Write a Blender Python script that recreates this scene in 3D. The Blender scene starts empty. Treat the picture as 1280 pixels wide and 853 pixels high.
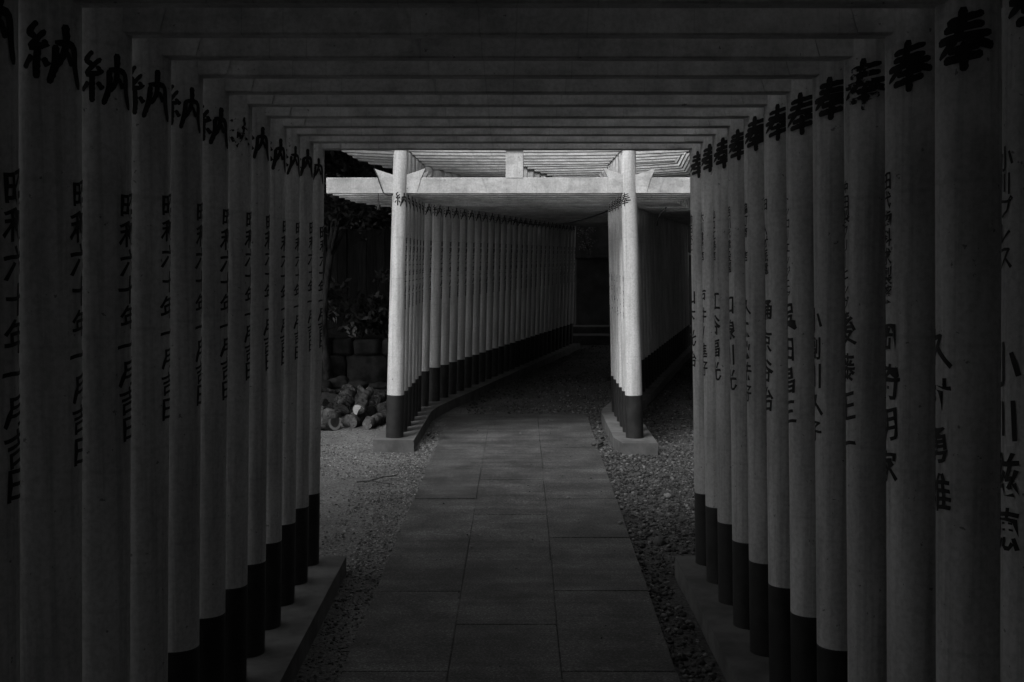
import bpy, bmesh, math, random
import numpy as np
from mathutils import Vector, Matrix, noise as mnoise

random.seed(7); RNG = np.random.default_rng(7)
S = bpy.context.scene
C = S.collection
R = math.radians

# ------------------------------------------------------------------ camera, sky, sun, exposure
CAM_H = 1.555
cam = bpy.data.cameras.new('camera')
cam.sensor_width = 36.0
cam.lens = 1551.0 / 1280.0 * 36.0
cam.clip_start = 0.02
cam.clip_end = 500
cam_ob = bpy.data.objects.new('camera', cam); C.objects.link(cam_ob)
cam_ob.location = (0, 0, CAM_H)
cam_ob.rotation_euler = (math.pi / 2 - 0.0684, 0, -0.0057)
S.camera = cam_ob

SUN_EL, SUN_AZ = R(51), R(212)          # azimuth clockwise from +Y: light from behind and left
w = bpy.data.worlds.new('World'); S.world = w; w.use_nodes = True
nt = w.node_tree; nt.nodes.clear()
sky = nt.nodes.new('ShaderNodeTexSky'); sky.sky_type = 'NISHITA'; sky.sun_disc = False
sky.sun_elevation = SUN_EL; sky.sun_rotation = SUN_AZ; sky.dust_density = 4.0
bw = nt.nodes.new('ShaderNodeRGBToBW')   # monochrome place: neutral sky
bg = nt.nodes.new('ShaderNodeBackground'); bg.inputs['Strength'].default_value = 0.06
wo = nt.nodes.new('ShaderNodeOutputWorld')
nt.links.new(sky.outputs[0], bw.inputs[0]); nt.links.new(bw.outputs[0], bg.inputs['Color'])
nt.links.new(bg.outputs[0], wo.inputs['Surface'])

sl = bpy.data.lights.new('sun', 'SUN'); sl.energy = 0.8; sl.angle = R(18); sl.color = (1, 1, 1)
so = bpy.data.objects.new('sun', sl); C.objects.link(so)
sd = Vector((math.sin(SUN_AZ) * math.cos(SUN_EL), math.cos(SUN_AZ) * math.cos(SUN_EL), math.sin(SUN_EL)))
so.rotation_euler = sd.to_track_quat('Z', 'Y').to_euler(); so.location = sd * 30

S.view_settings.view_transform = 'Standard'; S.view_settings.look = 'None'
S.view_settings.exposure = 1.7; S.view_settings.gamma = 1.0
S.view_settings.use_curve_mapping = False
S.render.engine = 'CYCLES'
S.cycles.use_denoising = True
S.cycles.max_bounces = 8; S.cycles.diffuse_bounces = 5; S.cycles.transparent_max_bounces = 12

# ------------------------------------------------------------------ materials (monochrome place)
def g(v): return (v, v, v, 1)
class NT:
    def __init__(s, name, rough=0.8, spec=0.3):
        s.m = bpy.data.materials.new(name); s.m.use_nodes = True
        s.t = s.m.node_tree; s.b = s.t.nodes['Principled BSDF']
        s.b.inputs['Roughness'].default_value = rough
        s.b.inputs['Specular IOR Level'].default_value = spec
        tc = s.t.nodes.new('ShaderNodeTexCoord'); s.obj = tc.outputs['Object']
        geo = s.t.nodes.new('ShaderNodeNewGeometry'); s.pos = geo.outputs['Position']
        oi = s.t.nodes.new('ShaderNodeObjectInfo'); s.rand = oi.outputs['Random']
    def n(s, k): return s.t.nodes.new(k)
    def l(s, a, b): s.t.links.new(a, b)
    def mapping(s, vec, scale):
        mp = s.n('ShaderNodeMapping'); mp.inputs['Scale'].default_value = scale
        s.l(vec, mp.inputs['Vector']); return mp.outputs[0]
    def noise(s, vec, scale, detail=4, rough=0.6):
        nn = s.n('ShaderNodeTexNoise'); nn.inputs['Scale'].default_value = scale
        nn.inputs['Detail'].default_value = detail; nn.inputs['Roughness'].default_value = rough
        s.l(vec, nn.inputs['Vector']); return nn.outputs['Fac']
    def ramp(s, fac, stops):
        r = s.n('ShaderNodeValToRGB'); e = r.color_ramp.elements
        e[0].position, e[0].color = stops[0][0], g(stops[0][1])
        e[1].position, e[1].color = stops[-1][0], g(stops[-1][1])
        for p, v in stops[1:-1]:
            x = e.new(p); x.color = g(v)
        s.l(fac, r.inputs[0]); return r.outputs[0]
    def mul(s, a, b):
        m = s.n('ShaderNodeMix'); m.data_type = 'RGBA'; m.blend_type = 'MULTIPLY'
        m.inputs['Factor'].default_value = 1.0
        s.l(a, m.inputs[6]); s.l(b, m.inputs[7]); return m.outputs[2]
    def val(s, v):
        x = s.n('ShaderNodeRGB'); x.outputs[0].default_value = g(v); return x.outputs[0]
    def color(s, c): s.l(c, s.b.inputs['Base Color'])
    def bump(s, fac, strength=0.3, dist=0.01):
        b = s.n('ShaderNodeBump'); b.inputs['Strength'].default_value = strength
        b.inputs['Distance'].default_value = dist
        s.l(fac, b.inputs['Height']); s.l(b.outputs[0], s.b.inputs['Normal'])

def paint(name, base, rings):
    k = NT(name, 0.62, 0.35)
    a = k.ramp(k.noise(k.mapping(k.pos, (9, 9, 2.0)), 1.0, 5), [(0.38, base * 0.80), (0.62, base * 1.08)])
    st = k.ramp(k.noise(k.mapping(k.pos, (45, 45, 1.1) if rings else (7, 7, 16)), 1.0, 4), [(0.36, 0.78), (0.5, 1.0), (0.64, 1.06)])
    sp = k.ramp(k.noise(k.pos, 48, 3), [(0.285, 0.4), (0.31, 1.0)])
    rn = k.ramp(k.rand, [(0, 0.90), (1, 1.06)])
    gr_ = k.ramp(k.noise(k.pos, 75, 4, .7), [(0.38, 0.86), (0.5, 1.0), (0.62, 1.10)])
    c = k.mul(k.mul(k.mul(k.mul(a, st), sp), rn), gr_)
    if rings:
        wv = k.n('ShaderNodeTexWave'); wv.wave_type = 'BANDS'; wv.bands_direction = 'Z'
        wv.inputs['Scale'].default_value = 0.98; wv.inputs['Distortion'].default_value = 3.5
        wv.inputs['Detail'].default_value = 2; wv.inputs['Detail Scale'].default_value = 0.4
        k.l(k.obj, wv.inputs['Vector'])
        c = k.mul(c, k.ramp(wv.outputs['Fac'], [(0.0, 0.90), (0.0012, 1.0), (1.0, 1.0)]))
    else:
        cr = k.n('ShaderNodeTexVoronoi'); cr.feature = 'DISTANCE_TO_EDGE'
        cr.inputs['Scale'].default_value = 1.0
        k.l(k.mapping(k.obj, (4.2, 0.3, 0.25)), cr.inputs['Vector'])
        c = k.mul(c, k.ramp(cr.outputs['Distance'], [(0.0, 0.72), (0.006, 1.0), (1.0, 1.0)]))
    k.color(c)
    k.bump(k.noise(k.pos, 60, 6, .7), 0.28, 0.004)
    return k.m

def simple(name, lo, hi, scale, rough=0.85, bumps=0.3, bd=0.006, spec=0.25, detail=5, rnd=0.12, vec=(1, 1, 1)):
    k = NT(name, rough, spec)
    src = k.mapping(k.pos, vec)
    f = k.noise(src, scale, detail)
    c = k.ramp(f, [(0.36, lo), (0.64, hi)])
    c = k.mul(c, k.ramp(k.rand, [(0, 1 - rnd), (1, 1 + rnd)]))
    k.color(c)
    if bumps: k.bump(k.noise(src, scale * 3, 4), bumps, bd)
    return k.m

M = {}
M['paint_col'] = paint('column_paint', 0.52, True)
M['paint_beam'] = paint('beam_paint', 0.52, False)
M['black'] = simple('black_paint', 0.012, 0.024, 14, 0.55, 0.12, 0.003, 0.3)
M['ink'] = simple('ink', 0.010, 0.016, 30, 0.6, 0, 0.001, 0.25)
def worn():
    k = NT('worn_ink', 0.7, 0.2); k.b.inputs['Base Color'].default_value = g(0.015)
    k.l(k.ramp(k.noise(k.pos, 34, 3), [(0.50, 0.0), (0.56, 1.0)]), k.b.inputs['Alpha'])
    return k.m
M['worn'] = worn()
def wornish():
    k = NT('patchy_ink', 0.7, 0.2); k.b.inputs['Base Color'].default_value = g(0.015)
    k.l(k.ramp(k.noise(k.pos, 38, 3), [(0.38, 0.0), (0.46, 1.0)]), k.b.inputs['Alpha'])
    return k.m
M['patchy'] = wornish()
M['plinth'] = simple('plinth_concrete', 0.065, 0.115, 6, 0.9, 0.35, 0.006)
def slabmat():
    k = NT('slab_concrete', 0.72, 0.35)
    a = k.ramp(k.noise(k.pos, 3.0, 7, .65), [(0.38, 0.035), (0.5, 0.053), (0.62, 0.076)])
    bd = k.ramp(k.noise(k.mapping(k.pos, (0.6, 11, 1)), 1.0, 4), [(0.38, 0.80), (0.62, 1.16)])
    sp = k.ramp(k.noise(k.pos, 110, 3, .7), [(0.37, 0.50), (0.5, 1.0), (0.58, 1.35), (0.66, 2.6)])
    rn = k.ramp(k.rand, [(0, 0.88), (1, 1.10)])
    k.color(k.mul(k.mul(k.mul(a, bd), sp), rn))
    k.bump(k.noise(k.pos, 160, 3), 0.35, 0.003)
    return k.m
M['slab'] = slabmat()
M['joint'] = simple('joint_grit', 0.022, 0.055, 40, 0.95, 0.4, 0.004)
def groundmat():
    k = NT('earth', 0.95, 0.15)
    a = k.ramp(k.noise(k.pos, 1.3, 6), [(0.38, 0.075), (0.62, 0.125)])
    b = k.ramp(k.noise(k.pos, 55, 5, 0.75), [(0.38, 0.45), (0.5, 1.0), (0.62, 1.6)])
    # the right-hand side is darker crushed stone, the left pale sandy earth
    sx = k.n('ShaderNodeSeparateXYZ'); k.l(k.pos, sx.inputs[0])
    ad = k.n('ShaderNodeMath'); ad.operation = 'MULTIPLY_ADD'
    k.l(k.noise(k.pos, 1.5, 3), ad.inputs[0]); ad.inputs[1].default_value = 0.5
    k.l(sx.outputs[0], ad.inputs[2])
    side = k.ramp(ad.outputs[0], [(0.0, 1.0), (0.45, 0.55)])
    k.color(k.mul(k.mul(a, b), side))
    k.bump(k.noise(k.pos, 70, 6, 0.75), 0.6, 0.012)
    return k.m
M['earth'] = groundmat()
def stonemat(name, lo, hi):
    k = NT(name, 0.9, 0.2)
    at = k.n('ShaderNodeAttribute'); at.attribute_name = 'tone'; at.attribute_type = 'GEOMETRY'
    k.color(k.ramp(at.outputs['Fac'], [(0.0, lo), (0.8, (lo + hi) / 2), (1.0, hi)]))
    return k.m
M['gravel'] = stonemat('gravel_stone', 0.020, 0.17)
M['gravel_pale'] = stonemat('pale_grit', 0.05, 0.27)
M['litter'] = stonemat('dry_litter', 0.04, 0.26)
M['debris'] = stonemat('bark_debris', 0.014, 0.12)
M['bark'] = simple('bark', 0.016, 0.085, 22, 0.95, 0.8, 0.015, 0.1, vec=(1, 1, 0.35))
M['bark_dark'] = simple('dark_bark', 0.03, 0.08, 18, 0.95, 0.8, 0.02, 0.1, vec=(1, 1, 0.3))
def cutmat(name, hollow):
    k = NT(name, 0.85, 0.2)
    at = k.n('ShaderNodeAttribute'); at.attribute_name = 'tone'; at.attribute_type = 'GEOMETRY'
    if hollow: c = k.ramp(at.outputs['Fac'], [(0.0, 0.05), (0.62, 0.07), (0.72, 0.40), (0.9, 0.46), (1.0, 0.2)])
    else: c = k.ramp(at.outputs['Fac'], [(0.0, 0.40), (0.8, 0.52), (1.0, 0.3)])
    k.color(k.mul(c, k.ramp(k.noise(k.pos, 60, 4), [(0.3, 0.7), (0.7, 1.1)])))
    return k.m
M['cut_dull'] = simple('weathered_cut', 0.05, 0.15, 40, 0.9, 0.5, 0.006)
M['cut'] = cutmat('cut_wood', False); M['cut_dark'] = cutmat('cut_wood_dark_heart', True)
M['board'] = simple('fence_board', 0.018, 0.04, 7, 0.9, 0.4, 0.006, 0.15, vec=(6, 6, 0.5), rnd=0.3)
M['rock'] = simple('wall_stone', 0.022, 0.055, 7, 0.92, 0.5, 0.012, 0.15, rnd=0.25)
M['soil'] = simple('bed_soil', 0.04, 0.09, 9, 0.95, 0.6, 0.02, 0.1)
M['plaster'] = simple('dark_wall', 0.05, 0.09, 3, 0.9, 0.2, 0.004, 0.2)
M['pale'] = simple('pale_wood', 0.45, 0.6, 20, 0.8, 0.1, 0.002)
M['cable'] = simple('cable', 0.015, 0.025, 30, 0.6, 0, 0.001)
def leafmat(name, lo, hi):
    k = NT(name, 0.55, 0.4)
    at = k.n('ShaderNodeAttribute'); at.attribute_name = 'tone'; at.attribute_type = 'GEOMETRY'
    k.color(k.ramp(at.outputs['Fac'], [(0.0, lo), (1.0, hi)]))
    return k.m
M['leaf'] = leafmat('leaf', 0.02, 0.08)
M['leaf_pale'] = leafmat('pale_leaf', 0.10, 0.32)

# ------------------------------------------------------------------ helpers
def tag(o, label=None, cat=None, group=None, kind=None):
    if label: o['label'] = label
    if cat: o['category'] = cat
    if group: o['group'] = group
    if kind: o['kind'] = kind
    return o
def empty(name, loc=(0, 0, 0), rz=0.0):
    o = bpy.data.objects.new(name, None); C.objects.link(o)
    o.location = loc; o.rotation_euler = (0, 0, rz); o.empty_display_size = 0.1
    return o
def link(name, me, mat=None, parent=None, loc=None, rot=None):
    o = bpy.data.objects.new(name, me); C.objects.link(o)
    if mat and not me.materials: me.materials.append(mat)
    if parent: o.parent = parent
    if loc is not None: o.location = loc
    if rot is not None: o.rotation_euler = rot
    return o
def to_mesh(bm, name, smooth=False):
    me = bpy.data.meshes.new(name)
    bmesh.ops.recalc_face_normals(bm, faces=bm.faces)
    bm.to_mesh(me); bm.free()
    if smooth:
        for p in me.polygons: p.use_smooth = True
    return me
def box_bm(cx, cy, cz, sx, sy, sz, bev=0.0, seg=1, bm=None):
    own = bm is None
    if own: bm = bmesh.new()
    r = bmesh.ops.create_cube(bm, size=1.0)
    for v in r['verts']: v.co = Vector((cx + v.co.x * sx, cy + v.co.y * sy, cz + v.co.z * sz))
    if bev:
        es = list({e for v in r['verts'] for e in v.link_edges})
        bmesh.ops.bevel(bm, geom=es, offset=bev, segments=seg, affect='EDGES', profile=0.5)
    return bm
def lathe(profile, seg, cap=True):
    bm = bmesh.new(); rings = []
    for r, z in profile:
        rings.append([bm.verts.new((r * math.sin(2 * math.pi * i / seg), -r * math.cos(2 * math.pi * i / seg), z)) for i in range(seg)])
    for a, b in zip(rings, rings[1:]):
        for i in range(seg): bm.faces.new((a[i], a[(i + 1) % seg], b[(i + 1) % seg], b[i]))
    if cap: bm.faces.new(rings[0][::-1]); bm.faces.new(rings[-1])
    return bm
def tube_bm(pts, radii, seg=8, bm=None, wob=0.0):
    if bm is None: bm = bmesh.new()
    pts = [Vector(p) for p in pts]; rings = []
    up = Vector((0.13, 0.21, 0.97))
    for i, p in enumerate(pts):
        d = (pts[min(i + 1, len(pts) - 1)] - pts[max(i - 1, 0)]).normalized()
        a = d.cross(up)
        if a.length < 1e-3: a = d.cross(Vector((1, 0, 0)))
        a.normalize(); b = d.cross(a)
        ring = []
        for j in range(seg):
            t = 2 * math.pi * j / seg
            rr = radii[i] * (1 + (wob * mnoise.noise(p * 9 + Vector((math.cos(t), math.sin(t), i * .3)) * 1.3) if wob else 0))
            ring.append(bm.verts.new(p + (a * math.cos(t) + b * math.sin(t)) * rr))
        rings.append(ring)
    for a, b in zip(rings, rings[1:]):
        for j in range(seg): bm.faces.new((a[j], a[(j + 1) % seg], b[(j + 1) % seg], b[j]))
    bm.faces.new(rings[0][::-1]); bm.faces.new(rings[-1])
    return bm
def np_mesh(name, verts, faces, tone=None, smooth=False):
    """verts (n,3); faces (m,k); tone per vertex"""
    me = bpy.data.meshes.new(name)
    verts = np.asarray(verts, np.float32); faces = np.asarray(faces, np.int32)
    m, k = faces.shape
    me.vertices.add(len(verts)); me.vertices.foreach_set('co', verts.ravel())
    me.loops.add(m * k); me.loops.foreach_set('vertex_index', faces.ravel())
    me.polygons.add(m); me.polygons.foreach_set('loop_start', np.arange(0, m * k, k, dtype=np.int32))
    if tone is not None:
        at = me.attributes.new('tone', 'FLOAT', 'POINT'); at.data.foreach_set('value', np.asarray(tone, np.float32))
    me.update(calc_edges=True)
    if smooth: me.polygons.foreach_set('use_smooth', np.ones(m, dtype=bool))
    return me

# ------------------------------------------------------------------ ground
GATE_S, GATE_Y0, X_NEAR = 0.333, 2.176, 0.0095
Y_FAR, X_FAR = 9.961, 0.077
def ground_mesh():
    xs = np.unique(np.concatenate([np.linspace(-120, -8, 12), np.linspace(-8, 8, 130), np.linspace(8, 120, 12)]))
    ys = np.unique(np.concatenate([np.linspace(-120, -6, 10), np.linspace(-6, 26, 230), np.linspace(26, 160, 12)]))
    X, Y = np.meshgrid(xs, ys, indexing='ij')
    Z = np.zeros_like(X)
    for i in range(X.shape[0]):
        for j in range(X.shape[1]):
            if abs(X[i, j]) < 8 and -6 < Y[i, j] < 26:
                Z[i, j] = 0.018 * mnoise.noise(Vector((X[i, j] * 1.1, Y[i, j] * 1.1, 0))) + 0.007 * mnoise.noise(Vector((X[i, j] * 4, Y[i, j] * 4, 3)))
    Z = np.minimum(Z, 0.012)
    n, m = X.shape
    idx = np.arange(n * m).reshape(n, m)
    F = np.stack([idx[:-1, :-1], idx[1:, :-1], idx[1:, 1:], idx[:-1, 1:]], -1).reshape(-1, 4)
    return np_mesh('ground', np.stack([X, Y, Z], -1).reshape(-1, 3), F, smooth=True)
tag(link('ground', ground_mesh(), M['earth']), kind='structure')

# ------------------------------------------------------------------ slab path
path = empty('path'); tag(path, kind='structure')
def path_x(i, y):
    a = (-0.606, -0.209, 0.207, 0.636)[i]; b = (-0.539, -0.142, 0.318, 0.793)[i]
    return a + (b - a) * (y - 4.457) / (12.0 - 4.457)
def slab(i, y0, y1):
    gp = 0.0015
    bm = bmesh.new()
    top = 0.024 + random.uniform(-0.002, 0.002); vs = []
    j = lambda: random.uniform(-0.003, 0.003)
    for (k, y) in ((i, y0), (i + 1, y0), (i + 1, y1), (i, y1)):
        sx = gp if k == i else -gp; sy = .0028 if y == y0 else -.0028
        vs.append((path_x(k, y) + sx + j(), y + sy + j()))
    lo = [bm.verts.new((x, y, -0.05)) for x, y in vs]; hi = [bm.verts.new((x, y, top + random.uniform(-.0015, .0015))) for x, y in vs]
    bm.faces.new(lo[::-1]); f = bm.faces.new(hi)
    for q in range(4): bm.faces.new((lo[q], lo[(q + 1) % 4], hi[(q + 1) % 4], hi[q]))
    bmesh.ops.bevel(bm, geom=list(f.edges), offset=0.003, segments=2, affect='EDGES')
    link('paving_slab', to_mesh(bm, 'paving_slab'), M['slab'], path)
mid = [5.073 - 1.09 * k for k in range(8, 0, -1)] + [5.073, 6.162, 7.287, 8.43, 9.55, 10.62, 11.62, 12.0]
side = [4.49 - 1.09 * k for k in range(8, 0, -1)] + [4.49, 5.589, 6.669, 7.766, 8.871, 9.95, 11.05, 12.0]
for i, ys in ((0, side), (1, mid), (2, side)):
    for y0, y1 in zip(ys, ys[1:]):
        if y1 > -3.2: slab(i, y0, y1)
bm = bmesh.new()
pb = [bm.verts.new((path_x(0, -3.3) + .01, -3.3, 0.0185)), bm.verts.new((path_x(3, -3.3) - .01, -3.3, 0.0185)), bm.verts.new((path_x(3, 12) - .01, 11.99, 0.0185)), bm.verts.new((path_x(0, 12) + .01, 11.99, 0.0185))]
bm.faces.new(pb); link('joint_bed', to_mesh(bm, 'joint_bed'), M['joint'], path)

# ------------------------------------------------------------------ torii gates
PL = 0.0925                         # plinth top
H_NUKI, NUKI_H, NUKI_D = 2.050, 0.127, 0.055
H_KAS, KAS_H, KAS_D = 2.405, 0.15, 0.11
COL_X, LEAN, RB, RT = 0.971, 0.029, 0.071, 0.0605
BAND = 0.345
def col_r(h): return RB + (RT - RB) * h / (H_KAS - PL)
top_h = H_KAS - PL + 0.004
me_col = to_mesh(lathe([(col_r(BAND), BAND)] + [(col_r(h), h) for h in np.linspace(BAND, top_h - .02, 9)[1:]] + [(RT - .004, top_h - .006), (RT - .012, top_h)], 40), 'column', True)
me_band = to_mesh(lathe([(RB + .0005, -0.01), (col_r(BAND) + 0.0005, BAND - .004), (col_r(BAND) - .003, BAND + .001)], 40), 'base_band', True)
for me in (me_col, me_band): me.set_sharp_from_angle(angle=R(30))
def nuki_mesh():
    return to_mesh(box_bm(0, 0, H_NUKI + NUKI_H / 2, 2 * 1.50, NUKI_D, NUKI_H, 0.004, 1), 'tie_beam')
def kasagi_mesh():
    bm = bmesh.new(); n = 24; rings = []
    for i in range(n + 1):
        u = -1 + 2 * i / n; lift = 0.035 * abs(u) ** 3
        ring = []
        for (dy, dz, ext) in ((-KAS_D / 2, 0, 1.465), (KAS_D / 2, 0, 1.465), (KAS_D / 2, KAS_H * .72, 1.52), (0, KAS_H, 1.54), (-KAS_D / 2, KAS_H * .72, 1.52)):
            ring.append(bm.verts.new((u * ext, dy, H_KAS + dz + lift)))
        rings.append(ring)
    for a, b in zip(rings, rings[1:]):
        for j in range(5): bm.faces.new((a[j], b[j], b[(j + 1) % 5], a[(j + 1) % 5]))
    bm.faces.new(rings[0]); bm.faces.new(rings[-1][::-1])
    return to_mesh(bm, 'top_beam')
def prism(poly, y0, y1, bev=0.002):
    bm = bmesh.new()
    a = [bm.verts.new((x, y0, z)) for x, z in poly]; b = [bm.verts.new((x, y1, z)) for x, z in poly]
    bm.faces.new(a); bm.faces.new(b[::-1])
    for i in range(len(poly)): bm.faces.new((a[i], b[i], b[(i + 1) % len(poly)], a[(i + 1) % len(poly)]))
    if bev: bmesh.ops.bevel(bm, geom=list(bm.edges), offset=bev, segments=1, affect='EDGES')
    return bm
me_nuki, me_kas = nuki_mesh(), kasagi_mesh()
me_strut = to_mesh(box_bm(0, 0, (H_NUKI + NUKI_H + H_KAS) / 2, 0.14, 0.062, H_KAS - H_NUKI - NUKI_H + .012, 0.004), 'centre_strut')
WP = [(.045, .003), (.135, .003), (.165, .115), (.207, .200), (.06, .150), (.045, .15)]
me_wedge = {}
for sgn in (-1, 1):
    pts = [(sgn * x, z) for x, z in WP]
    me_wedge[sgn] = to_mesh(prism(pts if sgn > 0 else pts[::-1], -0.032, 0.032), 'wedge')

# ---- lettering: brushed dedication characters and smaller written lines wrapped round the columns
def stroke_verts(pts, widths, n=14):
    """resampled polyline -> strip"""
    P = np.array(pts, float); seg = np.r_[0, np.cumsum(np.linalg.norm(np.diff(P, axis=0), axis=1))]
    t = np.linspace(0, seg[-1], n)
    X = np.interp(t, seg, P[:, 0]); Y = np.interp(t, seg, P[:, 1])
    for _ in range(2):
        X[1:-1] = (X[:-2] + 2 * X[1:-1] + X[2:]) / 4; Y[1:-1] = (Y[:-2] + 2 * Y[1:-1] + Y[2:]) / 4
    W = np.interp(t / seg[-1], np.linspace(0, 1, len(widths)), widths)
    W[0] *= .55; W[-1] *= .5
    dx, dy = np.gradient(X), np.gradient(Y); L = np.hypot(dx, dy) + 1e-9
    nx, ny = -dy / L, dx / L
    jit = 1 + 0.12 * np.sin(t * 60 + X * 30)
    return np.c_[X + nx * W * jit, Y + ny * W * jit], np.c_[X - nx * W, Y - ny * W]
HO = [([(.20, .79), (.85, .87)], (.045, .05, .04)), ([(.16, .65), (.84, .71)], (.045, .05, .045)), ([(.02, .49), (.97, .58)], (.05, .05, .05)),
      ([(.48, 1.02), (.47, .72), (.36, .5), (.03, .27)], (.06, .055, .05, .035)), ([(.52, .54), (.72, .42), (1.0, .36)], (.04, .06, .05)),
      ([(.24, .34), (.76, .39)], (.045, .05, .045)), ([(.16, .18), (.80, .25)], (.05, .055, .05)), ([(.50, .48), (.50, .2), (.49, -.02)], (.05, .06, .05))]
NO = [([(.26, 1.0), (.10, .82), (.24, .73)], (.035, .045, .04)), ([(.40, .86), (.20, .64), (.07, .55), (.40, .60)], (.035, .04, .045, .04)),
      ([(.34, .70), (.43, .57)], (.03, .045)), ([(.25, .60), (.25, .3), (.24, .04)], (.045, .05, .045)), ([(.15, .42), (.03, .22)], (.04, .035)),
      ([(.34, .40), (.44, .27)], (.035, .045)), ([(.56, .66), (.56, .35), (.44, .0)], (.045, .05, .04)), ([(.54, .68), (.92, .70), (.93, .35), (1.02, -.04)], (.04, .05, .05, .045)),
      ([(.74, 1.0), (.74, .72), (.70, .5), (.58, .25)], (.06, .05, .045, .03)), ([(.76, .56), (.86, .34)], (.03, .045))]
def wrap(px, pz, th0, h0, off):
    """flat (x,z) offsets -> column-local points; th0 from the -Y face towards +X"""
    h = h0 + pz; r = RB + (RT - RB) * h / (H_KAS - PL) + off
    th = th0 + px / (RB * .93)
    return np.c_[r * np.sin(th), -r * np.cos(th), h]
def brush_mesh(strokes, size, th0, hc, slant=0.0, wk=1.0):
    V, F, base = [], [], 0
    for si, (pts, wd) in enumerate(strokes):
        a, b = stroke_verts([(x + random.uniform(-.020, .020), y + random.uniform(-.020, .020)) for x, y in pts], [q * wk for q in wd])
        n = len(a); q = np.r_[a, b] - 0.5
        V.append(wrap(q[:, 0] * size, (q[:, 1] + slant * q[:, 0]) * size, th0, hc, 0.0010 + 0.00012 * si))
        for i in range(n - 1): F.append((base + i, base + i + 1, base + n + i + 1, base + n + i))
        base += 2 * n
    return np_mesh('lettering', np.concatenate(V), F, smooth=True)
_txt = bpy.data.curves.new('glyph', 'FONT'); _txt.resolution_u = 1
_to = bpy.data.objects.new('glyph', _txt); C.objects.link(_to)
_cache = {}
def glyph(ch):
    if ch in _cache: return _cache[ch]
    _txt.body = ch; _txt.offset = 0.019
    me = bpy.data.meshes.new_from_object(_to.evaluated_get(bpy.context.evaluated_depsgraph_get()))
    bm = bmesh.new(); bm.from_mesh(me); bpy.data.meshes.remove(me)
    for k in range(1, 8):
        bmesh.ops.bisect_plane(bm, geom=list(bm.verts) + list(bm.edges) + list(bm.faces), plane_co=(k / 8, 0, 0), plane_no=(1, 0, 0))
    bmesh.ops.triangulate(bm, faces=list(bm.faces))
    bm.verts.index_update()
    V = np.array([v.co[:2] for v in bm.verts]) - np.array([0.5, 0.38])
    F = np.array([[v.index for v in f.verts] for f in bm.faces]); bm.free()
    _cache[ch] = (V, F); return V, F
def text_mesh(txt, gsize, pitch, th0, htop, wide=1.0):
    V, F, base = [], [], 0
    for i, ch in enumerate(txt):
        if ch == ' ': continue
        v, f = glyph('｜' if ch == 'ー' else ch)
        a = random.uniform(-.06, .06); s = gsize * random.uniform(.93, 1.08)
        x = (v[:, 0] + .02 * np.sin(v[:, 1] * 9 + i)) * s * wide; y = (v[:, 1] + .12 * v[:, 0] + .02 * np.sin(v[:, 0] * 8 + i * 2)) * s
        V.append(wrap(x * math.cos(a) - y * math.sin(a) + random.uniform(-.002, .002), x * math.sin(a) + y * math.cos(a) - i * pitch, th0, htop - gsize / 2, 0.0011))
        F.append(f + base); base += len(v)
    return np_mesh('lettering', np.concatenate(V), np.concatenate(F))
def hh(rel): return CAM_H + rel - PL       # height above camera level -> column-local height

ORD = ['first', 'second', 'third', 'fourth', 'fifth', 'sixth', 'seventh', 'eighth', 'ninth', 'tenth', 'eleventh', 'twelfth', 'thirteenth', 'fourteenth', 'fifteenth', 'sixteenth', 'seventeenth', 'eighteenth', 'nineteenth', 'twentieth'] 
ORD += ['twenty-' + q for q in ORD[:9]] + ['thirtieth'] + ['thirty-' + q for q in ORD[:9]]
hono_l2 = [brush_mesh(NO, 0.112, R(14), hh(.45), -.05, 1.0) for _ in range(3)]
hono_r2 = [brush_mesh(HO, 0.105, R(-40), hh(.45), .10, .8) for _ in range(3)]
DATE = '昭和六十年一月吉日'
dates = [text_mesh(DATE, 0.062, 0.0650, R(92), hh(.155), 1.25) for _ in range(3)]
NAMES = {0: ('小川プレス', '小川滋穂'), 1: ('', '久村勇雄'), 2: ('田代歯科求製薬', '岡崎明家'), 3: ('仲田製クリーニング店', '後藤正一'), 4: ('', '小副川久子'),
         5: ('トンロリエンジニア', '呉田昌三'), 6: ('田 人材派遣', '樋京谷治'), 7: ('脇町商 店', '久保秋味好'), 8: ('西川代建設国', '口線川光'),
         9: ('山口工務店', '江谷福光'), 10: ('大川電機店', '戸井ノ進好'), 11: ('前田木工', '山下光治')}
FAR_NAMES = ['中島正治', '古賀久子', '田中一光', '江口谷次', '山本勇一']
far_names = [text_mesh(q, 0.075, 0.094, R(-103), hh(-.15)) for q in FAR_NAMES]
def add_lettering(col, me, mat):
    if not me.materials: me.materials.append(mat)
    o = link('lettering', me, None, col)
    return o

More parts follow.
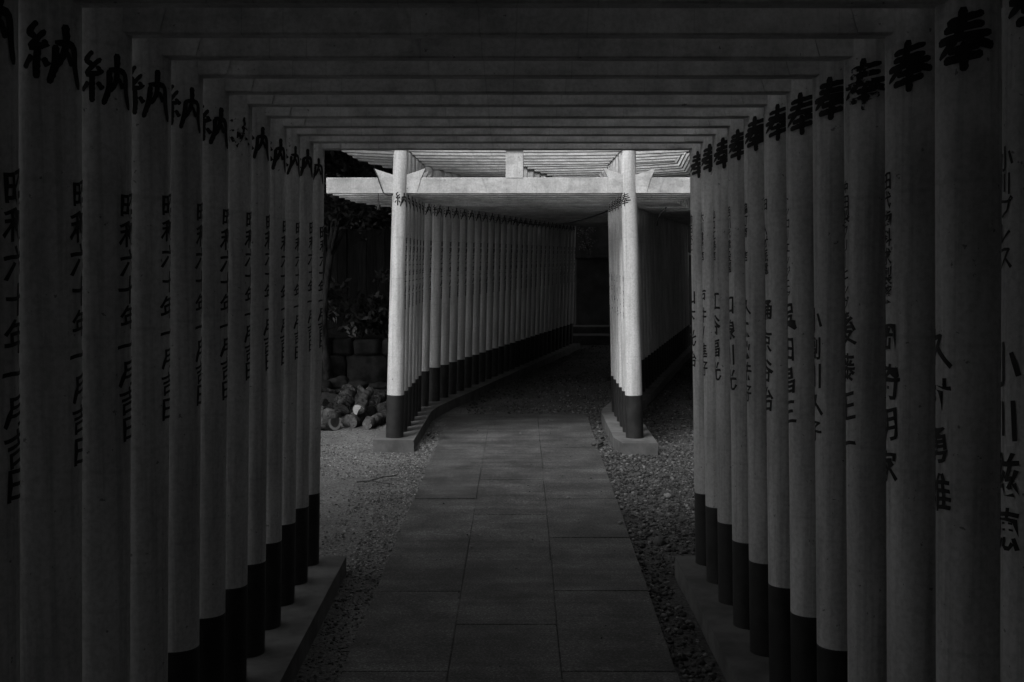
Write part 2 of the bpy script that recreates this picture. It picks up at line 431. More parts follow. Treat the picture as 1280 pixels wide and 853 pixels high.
def gate(loc, rz, label, group, near_index=None, far_index=None):
    t = empty('torii_gate', loc, rz); tag(t, label, 'torii gate', group)
    for sd in (-1, 1):
        c = link('column', me_col, M['paint_col'], t, (sd * COL_X, 0, PL), (random.uniform(-.003, .003), -sd * LEAN, 0))
        link('base_band', me_band, M['black'], c)
        if near_index is not None and near_index >= 0:
            if sd < 0:
                if near_index == 6:
                    add_lettering(c, brush_mesh(NO, 0.118, R(22), hh(.402), -.05, 1.2), M['worn'])
                else: add_lettering(c, brush_mesh(NO, random.uniform(.112, .124), R(random.uniform(18, 27)), hh(.402 + random.uniform(-.010, .010)), random.uniform(-.1, 0), random.uniform(1.1, 1.4)), M['ink'])
                add_lettering(c, text_mesh(DATE, random.uniform(.058, .066), random.uniform(.0630, .0665), R(random.uniform(88, 96)), hh(.155 + random.uniform(-.008, .008)), random.uniform(1.15, 1.35)), M['ink'])
            else:
                if near_index == 3: add_lettering(c, brush_mesh(HO, 0.125, R(-27), hh(.43), .08, 1.2), M['patchy'])
                else: add_lettering(c, brush_mesh(HO, random.uniform(.112, .124), R(random.uniform(-30, -23)), hh(.43 + random.uniform(-.010, .010)), random.uniform(.05, .15), random.uniform(1.15, 1.4)), M['ink'])
                sm, nm = NAMES[near_index]
                if sm: add_lettering(c, text_mesh(sm, 0.043 if len(sm) < 8 else .036, 0.043 if len(sm) < 8 else 0.037, R(-88), hh(.195), 1.1), M['ink'])
                add_lettering(c, text_mesh(nm, 0.083 if len(nm) < 5 else .072, 0.0985 if len(nm) < 5 else .079, R(-92), hh(-.145), 1.15), M['ink'])
        if far_index is not None:
            if sd < 0:
                add_lettering(c, hono_l2[far_index % 3], M['ink']); add_lettering(c, dates[far_index % 3], M['ink'])
            else:
                add_lettering(c, hono_r2[far_index % 3], M['ink']); add_lettering(c, far_names[far_index % 5], M['ink'])
        xn = sd * (COL_X - LEAN * (H_NUKI - PL))
        for s2 in (-1, 1):
            link('wedge', me_wedge[s2], M['paint_beam'], t, (xn, 0, H_NUKI))
    link('tie_beam', me_nuki, M['paint_beam'], t)
    link('top_beam', me_kas, M['paint_beam'], t)
    link('centre_strut', me_strut, M['paint_beam'], t)
    return t
for n in range(11, -12, -1):
    k = 11 - n
    lab = 'grey torii gate of the paved tunnel at its open end, nearest the log pile' if k == 0 else '%s grey torii gate of the paved tunnel counting from its open end by the gap' % ORD[k]
    gate((X_NEAR + random.uniform(-.003, .003), GATE_Y0 + GATE_S * n, random.uniform(-.002, .002)), random.uniform(-.003, .003), lab, 'torii gates over the slab path', near_index=n)
# far tunnel: seven gates nearly straight on, then a bend to the right
far_pose = []
x, y, hd = X_FAR, Y_FAR, R(1.0)
for k in range(33):
    far_pose.append((x, y, hd))
    if k >= 5: hd = min(R(12.4), hd + R(6.0)) 
    x += GATE_S * math.sin(hd); y += GATE_S * math.cos(hd)
for k, (x, y, hd) in enumerate(far_pose):
    lab = 'brightly lit first torii gate of the bending tunnel, facing the gap' if k == 0 else '%s torii gate of the bending tunnel counting from its bright entrance gate' % ORD[k]
    gate((x, y, random.uniform(-.002, .002)), -hd + random.uniform(-.003, .003), lab, 'torii gates of the bending tunnel', far_index=k)
C.objects.unlink(_to); bpy.data.objects.remove(_to)

# plinths under the column rows
def plinth(pts, name='plinth'):
    """pts: list of (x_left, y_left, x_right, y_right) cross-sections"""
    bm = bmesh.new(); rings = []
    for (xl, yl, xr, yr) in pts:
        rings.append([bm.verts.new((xl, yl, -.06)), bm.verts.new((xr, yr, -.06)), bm.verts.new((xr, yr, PL)), bm.verts.new((xl, yl, PL))])
    for a, b in zip(rings, rings[1:]):
        for j in range(4): bm.faces.new((a[j], b[j], b[(j + 1) % 4], a[(j + 1) % 4]))
    bm.faces.new(rings[0]); bm.faces.new(rings[-1][::-1])
    es = [e for e in bm.edges if all(v.co.z > 0 for v in e.verts) and (len(e.link_faces) < 2 or e.calc_face_angle(0) > 0.5)]
    bmesh.ops.bevel(bm, geom=es, offset=0.008, segments=2, affect='EDGES')
    return to_mesh(bm, name)
for sd, lab in ((-1, 'long low concrete plinth under the date-lettered columns of the paved tunnel'), (1, 'long low concrete plinth under the name-lettered columns of the paved tunnel')):
    a, b = sorted((sd * .785, sd * 1.15))
    ys = np.linspace(-3.0, 5.98, 10)
    inn = lambda q: (.03 * max(0, q - 3.5) / 2 if sd > 0 else 0)
    tag(link('plinth', plinth([(X_NEAR + a + inn(q), q, X_NEAR + b, q) for q in ys]), M['plinth']), lab, 'plinth', 'plinths under the column rows')
for sd, lab in ((-1, 'curving concrete plinth beside the logs, under the bending tunnel columns'), (1, 'curving concrete plinth beside the gravel, under the bending tunnel columns')):
    secs = []
    pose = [(far_pose[0][0] - .17 * math.sin(far_pose[0][2]), far_pose[0][1] - .17, far_pose[0][2])] + far_pose + [(far_pose[-1][0] + .04, far_pose[-1][1] + .17, far_pose[-1][2])]
    for (x, y, hd) in pose:
        a, b = sorted((sd * .80, sd * 1.125))
        if sd > 0 and y < Y_FAR - .1: a += .05; y -= .14
        secs.append((x + a * math.cos(hd), y - a * math.sin(hd), x + b * math.cos(hd), y - b * math.sin(hd)))
    tag(link('plinth', plinth(secs), M['plinth']), lab, 'plinth', 'plinths under the column rows')
# ------------------------------------------------------------------ gravel, grit, litter
_ico = bmesh.new(); bmesh.ops.create_icosphere(_ico, subdivisions=1, radius=1.0)
ICO_V = np.array([v.co[:] for v in _ico.verts]); ICO_F = np.array([[v.index for v in f.verts] for f in _ico.faces]); _ico.free()
def rand_rot(n):
    q = RNG.normal(size=(n, 4)); q /= np.linalg.norm(q, axis=1)[:, None]
    a, b, c, d = q.T
    return np.stack([np.stack([1 - 2 * (c * c + d * d), 2 * (b * c - a * d), 2 * (b * d + a * c)], -1),
                     np.stack([2 * (b * c + a * d), 1 - 2 * (b * b + d * d), 2 * (c * d - a * b)], -1),
                     np.stack([2 * (b * d - a * c), 2 * (c * d + a * b), 1 - 2 * (b * b + c * c)], -1)], -2)
def gh(xy):
    return np.array([min(.012, .018 * mnoise.noise(Vector((x * 1.1, y * 1.1, 0))) + .007 * mnoise.noise(Vector((x * 4, y * 4, 3)))) for x, y in xy])
def stones_mesh(name, xy, rmin, rmax, lift=0.25):
    n = len(xy)
    r = rmin + (rmax - rmin) * RNG.random(n) ** 2.2
    V = ICO_V[None] * (1 + RNG.uniform(-.28, .28, (n, len(ICO_V), 1)))
    V = V * RNG.uniform(.55, 1.2, (n, 1, 3))
    V = np.einsum('nij,nkj->nki', rand_rot(n), V) * r[:, None, None]
    V[:, :, 2] *= .75
    V += np.c_[xy, r * lift + (gh(xy) if n > 200 else 0)][:, None, :]
    F = (ICO_F[None] + (np.arange(n) * len(ICO_V))[:, None, None]).reshape(-1, 3)
    tone = np.repeat(RNG.random(n) ** 1.6, len(ICO_V))
    return np_mesh(name, V.reshape(-1, 3), F, tone)
fx = np.array([p[0] for p in far_pose]); fy = np.array([p[1] for p in far_pose]); fh = np.array([p[2] for p in far_pose])
def far_cx(y): return np.interp(y, fy, fx)
def scatter(n, x0, x1, y0, y1, pw=1.0):
    y = y0 + (y1 - y0) * RNG.random(n) ** pw; x = RNG.uniform(x0, x1, n); return np.c_[x, y]
def px_(i, y): 
    a = (-0.606, -0.209, 0.207, 0.636)[i]; b = (-0.539, -0.142, 0.318, 0.793)[i]
    return a + (b - a) * (y - 4.457) / (12.0 - 4.457)
def keep(p, spill=0.012):
    x, y = p.T
    on_path = (x > px_(0, y) + spill * RNG.random(len(x))) & (x < px_(3, y) - spill * RNG.random(len(x))) & (y < 12.0)
    near_pl = (np.abs(np.abs(x - X_NEAR) - .9675) < .19) & (y < 6.0)
    far_pl = (np.abs(np.abs(x - far_cx(y)) - .965 / np.cos(np.interp(y, fy, fh))) < .18) & (y > 9.78) & (y < 20.8)
    return p[~(on_path | near_pl | far_pl)]
gr = np.concatenate([scatter(15000, .60, 1.9, 3.4, 9.9), scatter(5000, .6, 3.2, 6, 13), scatter(9000, -.4, 2.6, 9.7, 16), scatter(4500, .1, 3.2, 15, 21.5)])
o = link('gravel', stones_mesh('gravel', keep(gr), .0045, .017), M['gravel'])
tag(o, 'dark crushed stone gravel beside the slabs and through the bending tunnel', 'gravel', kind='stuff')
gl = np.concatenate([scatter(4500, -.80, -.55, 3.2, 11), scatter(2500, -1.0, -.6, 6, 10), scatter(4500, -3.0, -.6, 5.6, 14.5), scatter(2500, -1.6, -.6, 8.6, 10.2)])
o = link('grit', stones_mesh('grit', keep(gl), .003, .010), M['gravel_pale'])
tag(o, 'pale grit strewn over the sandy earth beside the slabs', 'grit', kind='stuff')
# a few grains that stray onto the slabs
st = scatter(70, -.55, .7, 4.2, 11.5); m_ = stones_mesh('stray', st, .004, .010)
o = link('stray_pebbles', m_, M['gravel_pale'], loc=(0, 0, .024)); tag(o, 'scattered tiny pebbles lying on the slabs', 'pebbles', kind='stuff')
for (x, y, r) in ((.826, 6.6, .034), (.66, 7.0, .017), (.40, 7.75, .013), (-.60, 6.9, .02), (-.92, 7.55, .022), (1.05, 7.9, .028), (.95, 8.7, .025), (.72, 9.95, .03), (-.66, 10.7, .03), (-.62, 10.5, .02)):
    zz = .026 if px_(0, y) < x < px_(3, y) else 0
    o = link('pebble', stones_mesh('pebble', np.array([[0., 0.]]), r, r * 1.05, .45), M['gravel_pale'], loc=(x, y, zz))
    tag(o, 'small loose pebble lying on or beside the slab path', 'pebble', 'loose pebbles by the path')
# dry leaf litter
def flakes(xy, smin, smax, h=.006):
    n = len(xy); s = RNG.uniform(smin, smax, n)
    q = np.array([[-1, 0, .15], [0, -.45, 0], [1, 0, .2], [0, .45, 0]])
    a = RNG.uniform(0, 6.28, n); ca, sa = np.cos(a), np.sin(a)
    V = q[None] * s[:, None, None] * RNG.uniform(.6, 1.2, (n, 1, 3))
    V = np.stack([V[..., 0] * ca[:, None] - V[..., 1] * sa[:, None], V[..., 0] * sa[:, None] + V[..., 1] * ca[:, None], V[..., 2] + h + RNG.uniform(0, .008, (n, 1))], -1)
    V += np.c_[xy, gh(xy)][:, None]
    return np_mesh('litter', V.reshape(-1, 3), np.arange(4 * n).reshape(n, 4), np.repeat(RNG.random(n) ** 2, 4))
li = keep(np.concatenate([scatter(700, -2.6, -.6, 5.8, 14), scatter(400, .65, 2.0, 4.5, 12), scatter(300, -2.6, -1.0, 12, 15)]))
o = link('leaf_litter', flakes(li, .008, .026, .012), M['litter']); tag(o, 'dry leaf flakes littering the earth and gravel', 'litter', kind='stuff')
# twigs
def twig(chains, label, rad, cat='twig'):
    bm = bmesh.new()
    for ch in chains: tube_bm(ch, np.linspace(rad, rad * .5, len(ch)), 6, bm)
    tag(link('twig', to_mesh(bm, 'twig', True), M['bark_dark']), label, cat)
twig([[(-1.01, 8.37, .02), (-.92, 8.40, .024), (-.84, 8.34, .02), (-.75, 8.30, .016)], [(-.92, 8.40, .024), (-.85, 8.50, .03), (-.76, 8.62, .02)]], 'thin forked dry twig lying on the sandy earth', .006)
twig([[(.73, 9.80, .015), (.745, 9.95, .03), (.80, 10.1, .028), (.79, 10.3, .03), (.84, 10.45, .02)]], 'short crooked stick lying between slabs and curving plinth', .014)

# ------------------------------------------------------------------ leaves, trees, shrubs, hedges
LEAF = np.array([[-1, 0, 0], [-.1, -.42, .12], [1, 0, -.05], [-.1, .42, .12]])
def leaf_mesh(centers, smin, smax, droop=.3):
    n = len(centers); s = RNG.uniform(smin, smax, n)
    V = np.einsum('nij,kj->nki', rand_rot(n), LEAF) * s[:, None, None]
    V[..., 2] *= .8
    V += centers[:, None, :]
    return np_mesh('leaves', V.reshape(-1, 3), np.arange(4 * n).reshape(n, 4), np.repeat(RNG.random(n), 4))
def clumpy(n, nclump, rad, sq=(1, 1, 1), cl=.30):
    d = RNG.normal(size=(nclump, 3)); d /= np.linalg.norm(d, axis=1)[:, None]
    c = d * (RNG.random(nclump) ** .45)[:, None] * rad * np.array(sq)
    i = RNG.integers(0, nclump, n)
    return c, c[i] + RNG.normal(size=(n, 3)) * rad * cl * np.array([1, 1, .6]) * RNG.uniform(.5, 1.1, (nclump, 1))[i]
def make_tree(height, crown_r, crown_z, n, leaf, trunk_r, sq=(1, 1, .6)):
    cl, pts = clumpy(n, 46 if n < 20000 else 110, crown_r, sq, .22)
    me_c = leaf_mesh(pts + np.array([0, 0, crown_z]), leaf * .6, leaf)
    bm = bmesh.new()
    zs = np.linspace(-.05, crown_z, 9)
    ch = [(0.12 * mnoise.noise(Vector((z * .7, height, 1))), .12 * mnoise.noise(Vector((z * .7, 4, height))), z) for z in zs]
    tube_bm(ch, [trunk_r * (1.45 if i == 0 else 1) * (1 - .07 * i) for i in range(9)], 10, bm, .25)
    for c in cl[:18]:
        b = Vector(ch[random.randint(4, 8)]); e = Vector((c[0], c[1], c[2] + crown_z)) * .95
        m = (b + e) / 2 + Vector((0, 0, .12 * crown_r))
        tube_bm([b, m, e], [trunk_r * .4, trunk_r * .25, trunk_r * .08], 6, bm)
    return to_mesh(bm, 'trunk', True), me_c
TREES = {'big': make_tree(8, 2.8, 4.7, 38000, .13, .16, (1, 1, .62)), 'mid': make_tree(6, 2.0, 3.6, 15000, .085, .10, (1, 1, .8)), 'small': make_tree(4, 1.35, 3.1, 11000, .062, .055, (1, 1, .8))}
def tree(kind, x, y, rz, label, sc=1.0, group=None):
    t = empty('tree', (x, y, 0), rz); t.scale = (sc,) * 3
    link('trunk', TREES[kind][0], M['bark'], t); link('crown', TREES[kind][1], M['leaf'], t)
    tag(t, label, 'tree', group)
tree('small', -2.12, 15.0, .4, 'slender tree growing in the stone-edged bed above the logs', 1.0)
tree('mid', -3.3, 18.9, 1.0, 'dark evergreen tree behind the board fence, close to the slender tree', 1.05, 'trees behind the fence')
tree('mid', -.9, 20.4, 2.0, 'dark evergreen tree behind the board fence, against the bending tunnel', 1.15, 'trees behind the fence')
tree('mid', -5.6, 17.2, 3.0, 'dark evergreen tree behind the far end of the board fence', 1.1, 'trees behind the fence')
tree('big', -3.3, 11.75, .7, 'large evergreen added for shade in the yard, level with the log pile', 1.0, 'trees added for shade in the yard')  # invented tree: its crown keeps sun off the bending tunnel roof
tree('big', -3.2, 16.3, 2.7, 'large evergreen added for shade at the outer side of the shrub bed', 1.1, 'trees added for shade in the yard')  # added only to darken the bending tunnel from the left
BIG = 'large evergreen added beside the paved tunnel to shade it'
for i, (x, y, sc) in enumerate(((-2.95, -1.2, 1.2), (-3.05, 2.0, 1.03), (3.2, -2.4, 1.0), (3.7, 1.8, 1.0))):  # unseen trees added to keep sky and sun out of the paved tunnel
    tree('big', x, y, i * 1.7, 'large evergreen added to shade the %s of the paved tunnel' % ('date-lettered side, away from the gap', 'date-lettered side, closer to the gap', 'name-lettered side, away from the gap', 'name-lettered side, closer to the gap')[i], sc, 'evergreens added to shade the paved tunnel')
for i, (x, y, sc) in enumerate(((4.6, 9.8, .95), (3.0, 13.9, 1.1), (4.0, 17.8, 1.3), (2.6, 25.5, 1.1), (-.6, 21.6, 1.1))):  # invented canopy, there to darken the bending tunnel
    tree('big', x, y, i * 2.1 + .5, ('large evergreen added to shade the gravel beside the bright entrance gate', 'large evergreen added to shade the bend of the gravel tunnel', 'large evergreen added for shade beside the closing steps of the gravel tunnel', 'large evergreen added for shade behind the dark end wall', 'large evergreen added for shade beyond the fence, left of the dark end wall')[i], sc, 'evergreens added to shade the bending tunnel')
def hedge(x, y0, y1, hgt, th, label, n, at=None, rz=0.0):
    p = np.c_[RNG.uniform(-th / 2, th / 2, n), RNG.uniform(y0, y1, n), RNG.uniform(.08, hgt, n)]
    p += .06 * np.sin(p[:, [1, 2, 0]] * 7)
    t = empty('hedge', (x, (y0 + y1) / 2, 0) if at is None else (at[0], at[1], 0), rz)
    p[:, 1] -= (y0 + y1) / 2
    link('foliage', leaf_mesh(p, .05, .085), M['leaf'], t)
    for q in np.arange(y0 + .3, y1, .7):
        link('stem', to_mesh(tube_bm([(0, q - (y0 + y1) / 2, -.03), (.03, q - (y0 + y1) / 2 + .04, hgt * .5), (0, q - (y0 + y1) / 2, hgt * .9)], [.03, .024, .012], 6), 'stem', True), M['bark_dark'], t)
    tag(t, label, 'hedge', 'hedges flanking the tunnels')
hedge(-2.2, -3.6, 2.35, 3.0, .7, 'tall clipped hedge added to block light behind the date-lettered columns', 28000)  # unseen hedge added to stop light coming between the left columns
hedge(0, -4.2, 4.2, 4.2, 1.2, 'high leafy hedge rising behind the dark board fence', 110000, (-4.7, 18.7), R(90))
hedge(0, -2.4, 2.4, 2.8, .8, 'clipped hedge added to block light at the rear of the slab path', 22000, (0, -5.2), R(90))  # added behind the camera to cut light entering from the back
hedge(2.35, -3.2, 11.6, 3.0, .7, 'tall clipped hedge added to block light behind the name-lettered columns', 62000)  # out-of-frame light blocker for the right side of both tunnels
hedge(0, -4.6, 4.6, 3.0, .7, 'tall clipped hedge added for shade along the outer side of the bending tunnel', 34000, (3.62, 16.7), -R(12.4))  # unseen hedge put in to keep the right row dark
def shrub(x, y, z, h, r, label, n, leaf, mat, stems=6):
    t = empty('shrub', (x, y, z))
    cl, p = clumpy(n, 14, r, (1, 1, h / (2 * r) if r else 1), .25)
    p[:, 2] = np.maximum(p[:, 2] + h * .55, .05)
    link('foliage', leaf_mesh(p, leaf * .6, leaf), mat, t)
    for c in cl[:stems]:
        link('stem', to_mesh(tube_bm([(0, 0, -.03), (c[0] * .4, c[1] * .4, h * .3), (c[0], c[1], c[2] + h * .55)], [.014, .010, .004], 5), 'stem', True), M['bark_dark'], t)
    tag(t, label, 'shrub', 'shrubs in the stone-edged bed')
BED = 0.47
shrub(-2.32, 15.7, BED, .95, .42, 'leafy shrub in the bed behind the slender tree', 650, .075, M['leaf'])
shrub(-1.85, 15.6, BED, .62, .36, 'low leafy shrub in the bed over the middle capstones', 480, .075, M['leaf'])
shrub(-1.50, 15.8, BED, .90, .34, 'leafy shrub in the bed next to the bright gate post', 480, .07, M['leaf'])
shrub(-3.05, 15.8, BED, 1.1, .5, 'broad leafy shrub at the outer side of the bed', 700, .08, M['leaf'])
shrub(-2.20, 15.32, BED, .66, .13, 'small shrub with pale variegated leaves in the bed', 34, .07, M['leaf_pale'], 3)
shrub(-1.83, 15.3, BED, .40, .16, 'low sprig of pale leaves hanging over the capstones', 26, .06, M['leaf_pale'], 3)

# ------------------------------------------------------------------ stone-edged bed, fence
def block(sx, sy, sz, rough=.02):
    bm = box_bm(0, 0, 0, sx, sy, sz)
    bmesh.ops.subdivide_edges(bm, edges=list(bm.edges), cuts=3, use_grid_fill=True)
    off = random.uniform(0, 99)
    for v in bm.verts:
        v.co += Vector((mnoise.noise(v.co * 5 + Vector((off, 0, 0))), mnoise.noise(v.co * 5 + Vector((0, off, 0))), .5 * mnoise.noise(v.co * 5 + Vector((0, 0, off))))) * rough
    bmesh.ops.bevel(bm, geom=[e for e in bm.edges if e.calc_face_angle(0) > .9], offset=.018, segments=2, affect='EDGES')
    return to_mesh(bm, 'stone', True)
wall = empty('stone_wall', (-3.3, 15.3, 0)); tag(wall, 'low wall of rough stone blocks with flat capstones edging the shrub bed', 'stone wall')
x = -5.3
while x < -1.15:
    L = random.uniform(.34, .62)
    link('stone', block(L - .016, .36, .40, .03), M['rock'], wall, (x + L / 2 + 3.3, random.uniform(-.015, .015), .145), (0, 0, random.uniform(-.03, .03)))
    x += L
x = -5.3
while x < -1.2:
    L = random.uniform(.25, .5)
    link('capstone', block(L - .014, .42, .19, .018), M['rock'], wall, (x + L / 2 + 3.3, random.uniform(-.01, .02), .44), (0, random.uniform(-.02, .02), random.uniform(-.03, .03)))
    x += L
bm = box_bm(-3.25, 16.55, .20, 4.3, 2.2, .54); me = to_mesh(bm, 'planting_bed'); tag(link('planting_bed', me, M['soil']), kind='structure')
fence = empty('board_fence', (-4.0, 17.7, 0)); tag(fence, 'dark upright board fence closing off the yard behind the shrub bed', 'fence')
me_b = [to_mesh(box_bm(0, 0, .95, .135, .018, h, .003), 'board') for h in (1.86, 1.90, 1.93)]
for i in range(52):
    link('board', random.choice(me_b), M['board'], fence, (-3.5 + i * .1365, random.uniform(-.004, .004), .03), (0, random.uniform(-.006, .006), 0))
for z in (.45, 1.5): link('rail', to_mesh(box_bm(0.04, .045, z, 7.3, .05, .08, .004), 'rail'), M['board'], fence)
for i in range(5): link('post', to_mesh(box_bm(0, .11, .97, .09, .08, 2.0, .005), 'post'), M['board'], fence, (-3.5 + i * 1.76, 0, 0))

# ------------------------------------------------------------------ logs and rocks
def disc(c, d, r, mat_name, parent, name='cut_face'):
    d = Vector(d).normalized(); a = d.cross(Vector((0, 0, 1))).normalized(); b = d.cross(a)
    V = [tuple(c)]; T = [0.0]; F = []; ns = 22
    for q in (.35, .62, .72, .9, 1.0):
        for j in range(ns):
            t = 6.2832 * j / ns; rr = r * q * (1 + .05 * math.sin(3 * t + r * 90))
            V.append(tuple(Vector(c) + (a * math.cos(t) + b * math.sin(t)) * rr)); T.append(q)
    for j in range(ns):
        k = (j + 1) % ns
        F.append((0, 1 + j, 1 + k, 1 + k))
        for q in range(4):
            o0, o1 = 1 + q * ns, 1 + (q + 1) * ns
            F.append((o0 + j, o1 + j, o1 + k, o0 + k))
    me = bpy.data.meshes.new(name); me.from_pydata(V, [], [tuple(dict.fromkeys(f)) for f in F])
    at = me.attributes.new('tone', 'FLOAT', 'POINT'); at.data.foreach_set('value', np.array(T, np.float32))
    link(name, me, M[mat_name], parent)
def log(p0, p1, r0, r1, label, face='cut', mat='bark', stub=None):
    p0, p1 = Vector(p0), Vector(p1); d = (p1 - p0)
    t = empty('log', (0, 0, 0)); n = 21
    pts = [p0 + d * (i / (n - 1)) + Vector((mnoise.noise(Vector((i * .5, r0 * 99, 0))), mnoise.noise(Vector((i * .5, r0 * 99, 5))), mnoise.noise(Vector((i * .5, r0 * 99, 9))))) * .015 * (0 < i < n - 1) for i in range(n)]
    bm = tube_bm(pts, list(np.linspace(r0, r1, n)), 20, None, .30)
    for v in bm.verts: v.co += Vector((mnoise.noise(v.co * 38), mnoise.noise(v.co * 38 + Vector((7, 0, 0))), mnoise.noise(v.co * 38 + Vector((0, 9, 0))))) * r0 * .13
    if stub: tube_bm([Vector(stub[0]), Vector(stub[1])], [stub[2], stub[2] * .8], 8, bm)
    link('bark', to_mesh(bm, 'bark', True), M[mat], t)
    disc(p0 - d.normalized() * .004, -d, r0 * .97, face, t); disc(p1 + d.normalized() * .004, d, r1 * .97, face, t)
    tag(t, label, 'log', 'cut logs on the earth')
log((-1.515, 10.98, .09), (-2.2, 11.45, .10), .090, .10, 'thick log with dark heart and pale ring at its cut end', 'cut_dark')
log((-1.55, 11.70, .10), (-1.50, 11.92, .27), .080, .070, 'short knobbly log chunk tipped up behind the thick log', 'cut_dull')
log((-1.335, 11.22, .16), (-1.29, 11.78, .27), .052, .042, 'log with bright cracked cut end resting on another log', 'cut', stub=((-1.30, 11.62, .25), (-1.38, 11.66, .33), .026))
log((-1.40, 11.14, .060), (-1.27, 11.8, .07), .066, .060, 'dark log pinned underneath the bright-ended log', 'cut_dull', 'bark_dark')
log((-1.235, 11.05, .048), (-1.12, 11.60, .06), .046, .050, 'slim log lying on the earth towards the bright gate plinth', 'cut_dull')
log((-1.20, 11.95, .07), (-1.02, 12.3, .12), .06, .05, 'stubby log propped at the back against the plinth', 'cut_dull')
log((-1.25, 12.1, .15), (-1.14, 12.2, .19), .050, .046, 'small round log end on top of the heap', 'cut_dull')
log((-1.72, 11.8, .06), (-2.4, 12.1, .09), .06, .06, 'long log lying half hidden behind the thick log', 'cut_dull', 'bark_dark')
log((-1.72, 12.85, .14), (-1.98, 12.7, .20), .018, .03, 'pale split branch lying across the back logs', 'cut')
log((-1.82, 12.5, .07), (-2.5, 12.8, .18), .05, .05, 'weathered branch log at the back of the heap', 'cut_dull')
log((-1.42, 12.5, .06), (-1.66, 12.75, .10), .05, .045, 'rough broken log at the back between rocks and heap', 'cut_dull')
log((-1.36, 12.0, .12), (-1.44, 12.3, .20), .035, .03, 'thin dark stick of wood leaning on the heap', 'cut_dull', 'bark_dark')
db = np.c_[RNG.normal(-1.5, .28, 900), RNG.normal(12.2, .55, 900)]
db = db[(db[:, 0] < -1.10) & (db[:, 1] > 11.2) & (db[:, 1] < 14.2)]
o = link('wood_debris', stones_mesh('wood_debris', db, .010, .050, .35), M['debris']); tag(o, 'broken bark and wood bits strewn around the log heap', 'debris', kind='stuff')
for i, (x, y, r) in enumerate(((-2.12, 14.45, .10), (-1.95, 14.62, .12), (-1.72, 14.55, .10), (-2.4, 14.5, .13), (-1.45, 14.5, .08), (-1.25, 13.6, .07))):
    bm = bmesh.new(); bmesh.ops.create_icosphere(bm, subdivisions=3, radius=1)
    for v in bm.verts:
        k = 1 + .35 * mnoise.noise(v.co * 1.4 + Vector((i * 7, 0, 0))) + .1 * mnoise.noise(v.co * 4 + Vector((i * 7, 0, 0)))
        v.co = Vector((v.co.x * 1.25, v.co.y, v.co.z * .68)) * k * r
    tag(link('rock', to_mesh(bm, 'rock', True), M['rock'], loc=(x, y, r * .42)), 'rounded rock lying before the low stone wall', 'rock', 'rocks before the stone wall')

# ------------------------------------------------------------------ closing end of the bending tunnel
steps = empty('stone_steps', (2.2, 21.9, 0)); tag(steps, 'two broad stone steps closing the bending tunnel', 'steps')
link('step', to_mesh(box_bm(.1, .25, .07, 3.6, 1.1, .20, .012, 2), 'step'), M['plinth'], steps)
link('step', to_mesh(box_bm(.1, .60, .21, 3.2, .6, .16, .012, 2), 'step'), M['plinth'], steps)
ew = empty('end_wall', (2.2, 24.0, 0)); tag(ew, 'dark plain wall behind the stone steps', 'wall')
link('wall_panel', to_mesh(box_bm(0, 0, 1.3, 7.5, .2, 2.7, .01), 'wall_panel'), M['plaster'], ew)
link('coping', to_mesh(box_bm(0, 0, 2.70, 7.7, .34, .10, .01), 'coping'), M['plaster'], ew)
ped = empty('stone_pedestal', (1.62, 23.2, 0)); tag(ped, 'dark stone pedestal with thin top slab on the steps beyond', 'pedestal')
link('block', to_mesh(box_bm(0, 0, .75, .62, .5, 1.52, .02, 2), 'block'), M['plaster'], ped)
link('top_slab', to_mesh(box_bm(0, 0, 1.535, .74, .6, .05, .008), 'top_slab'), M['plinth'], ped)
vase = empty('flower_sprig', (1.56, 23.1, 1.56)); tag(vase, 'sprig of small pale leaves standing in a vase on the pedestal', 'plant')
link('vase', to_mesh(lathe([(.03, 0), (.045, .04), (.03, .09), (.036, .11)], 12), 'vase', True), M['plaster'], vase)
cl, p = clumpy(170, 9, .2, (.8, .8, 1.1), .3)
link('foliage', leaf_mesh(p + np.array([-.03, 0, .33]), .012, .028), M['leaf_pale'], vase)
for c in cl[:6]: link('stem', to_mesh(tube_bm([(0, 0, .08), (c[0] * .6, c[1] * .6, .22), (c[0] - .03, c[1], c[2] + .33)], [.006, .004, .002], 5), 'stem', True), M['bark_dark'], vase)
sp = empty('pale_post', (3.26, 22.2, .13)); tag(sp, 'slim pale wooden post with a short top arm beside the end steps', 'post')
link('shaft', to_mesh(box_bm(0, 0, .74, .045, .045, 1.50, .004), 'shaft'), M['pale'], sp)
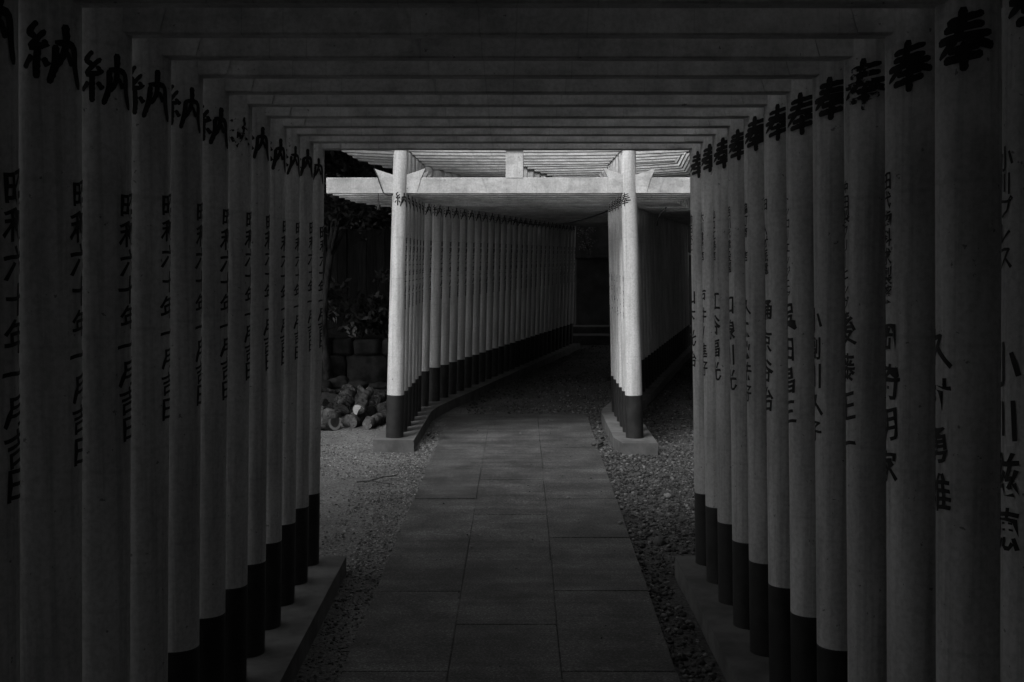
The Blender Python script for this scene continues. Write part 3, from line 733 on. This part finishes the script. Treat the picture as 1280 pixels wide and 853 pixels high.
link('arm', to_mesh(box_bm(.05, 0, 1.46, .15, .04, .04, .004), 'arm'), M['pale'], sp)

# ------------------------------------------------------------------ cords
fg = far_pose[0]
nl = X_FAR - 1.09
cord = empty('hanging_cord', (nl, Y_FAR - .04, 2.2)); tag(cord, 'dark cord looped over the wedge of the bright gate with a hanging weight', 'cord')
xw, yf = X_FAR - (COL_X - LEAN * (H_NUKI - PL)), Y_FAR - .038
L_ = [(xw - .200, yf, 2.248), (xw - .175, yf - .002, 2.19), (xw - .145, yf - .002, 2.10), (xw - .125, yf - .003, 2.052), (xw - .09, yf - .004, 2.038), (xw - .05, yf - .01, 2.040)]
sub = Vector(cord.location)
link('cord', to_mesh(tube_bm([Vector(q) - sub for q in L_], [.0045] * 6, 6), 'cord', True), M['cable'], cord)
xk = xw - .172
link('drop_line', to_mesh(tube_bm([Vector((xk, yf + .03, 2.055)) - sub, Vector((xk, yf + .03, 1.98)) - sub], [.003, .003], 6), 'drop_line', True), M['cable'], cord)
wb = lathe([(.006, .015), (.012, -.040), (.014, -.052), (.010, -.056)], 10)
link('weight', to_mesh(wb, 'weight', True), M['cable'], cord, Vector((xk, yf + .03, 1.975)) - sub)
def cable(pts, r, label):
    bm = tube_bm(pts, [r] * len(pts), 6)
    tag(link('cable', to_mesh(bm, 'cable', True), M['cable']), label, 'cable')
def sag(a, b, s, n=12): 
    a, b = Vector(a), Vector(b); return [a + (b - a) * (i / n) - Vector((0, 0, s * 4 * (i / n) * (1 - i / n))) for i in range(n + 1)]
p6, p16 = far_pose[6], far_pose[17]
cable(sag((p6[0] + .87, p6[1] - .05, 2.0), (p16[0] - .85, p16[1], 2.0), .10), .008, 'thin black cable sagging across the bending tunnel under its beams')
p20 = far_pose[9]
xr, yr = p20[0] + 1.28, p20[1] - .3
cable([(xr, yr, 2.06), (xr - .02, yr - .01, 2.02), (xr - .06, yr - .02, 1.99), (xr - .09, yr - .02, 1.93), (xr - .10, yr - .02, 1.86)], .007, 'short loose cable end dangling outside the bending tunnel')
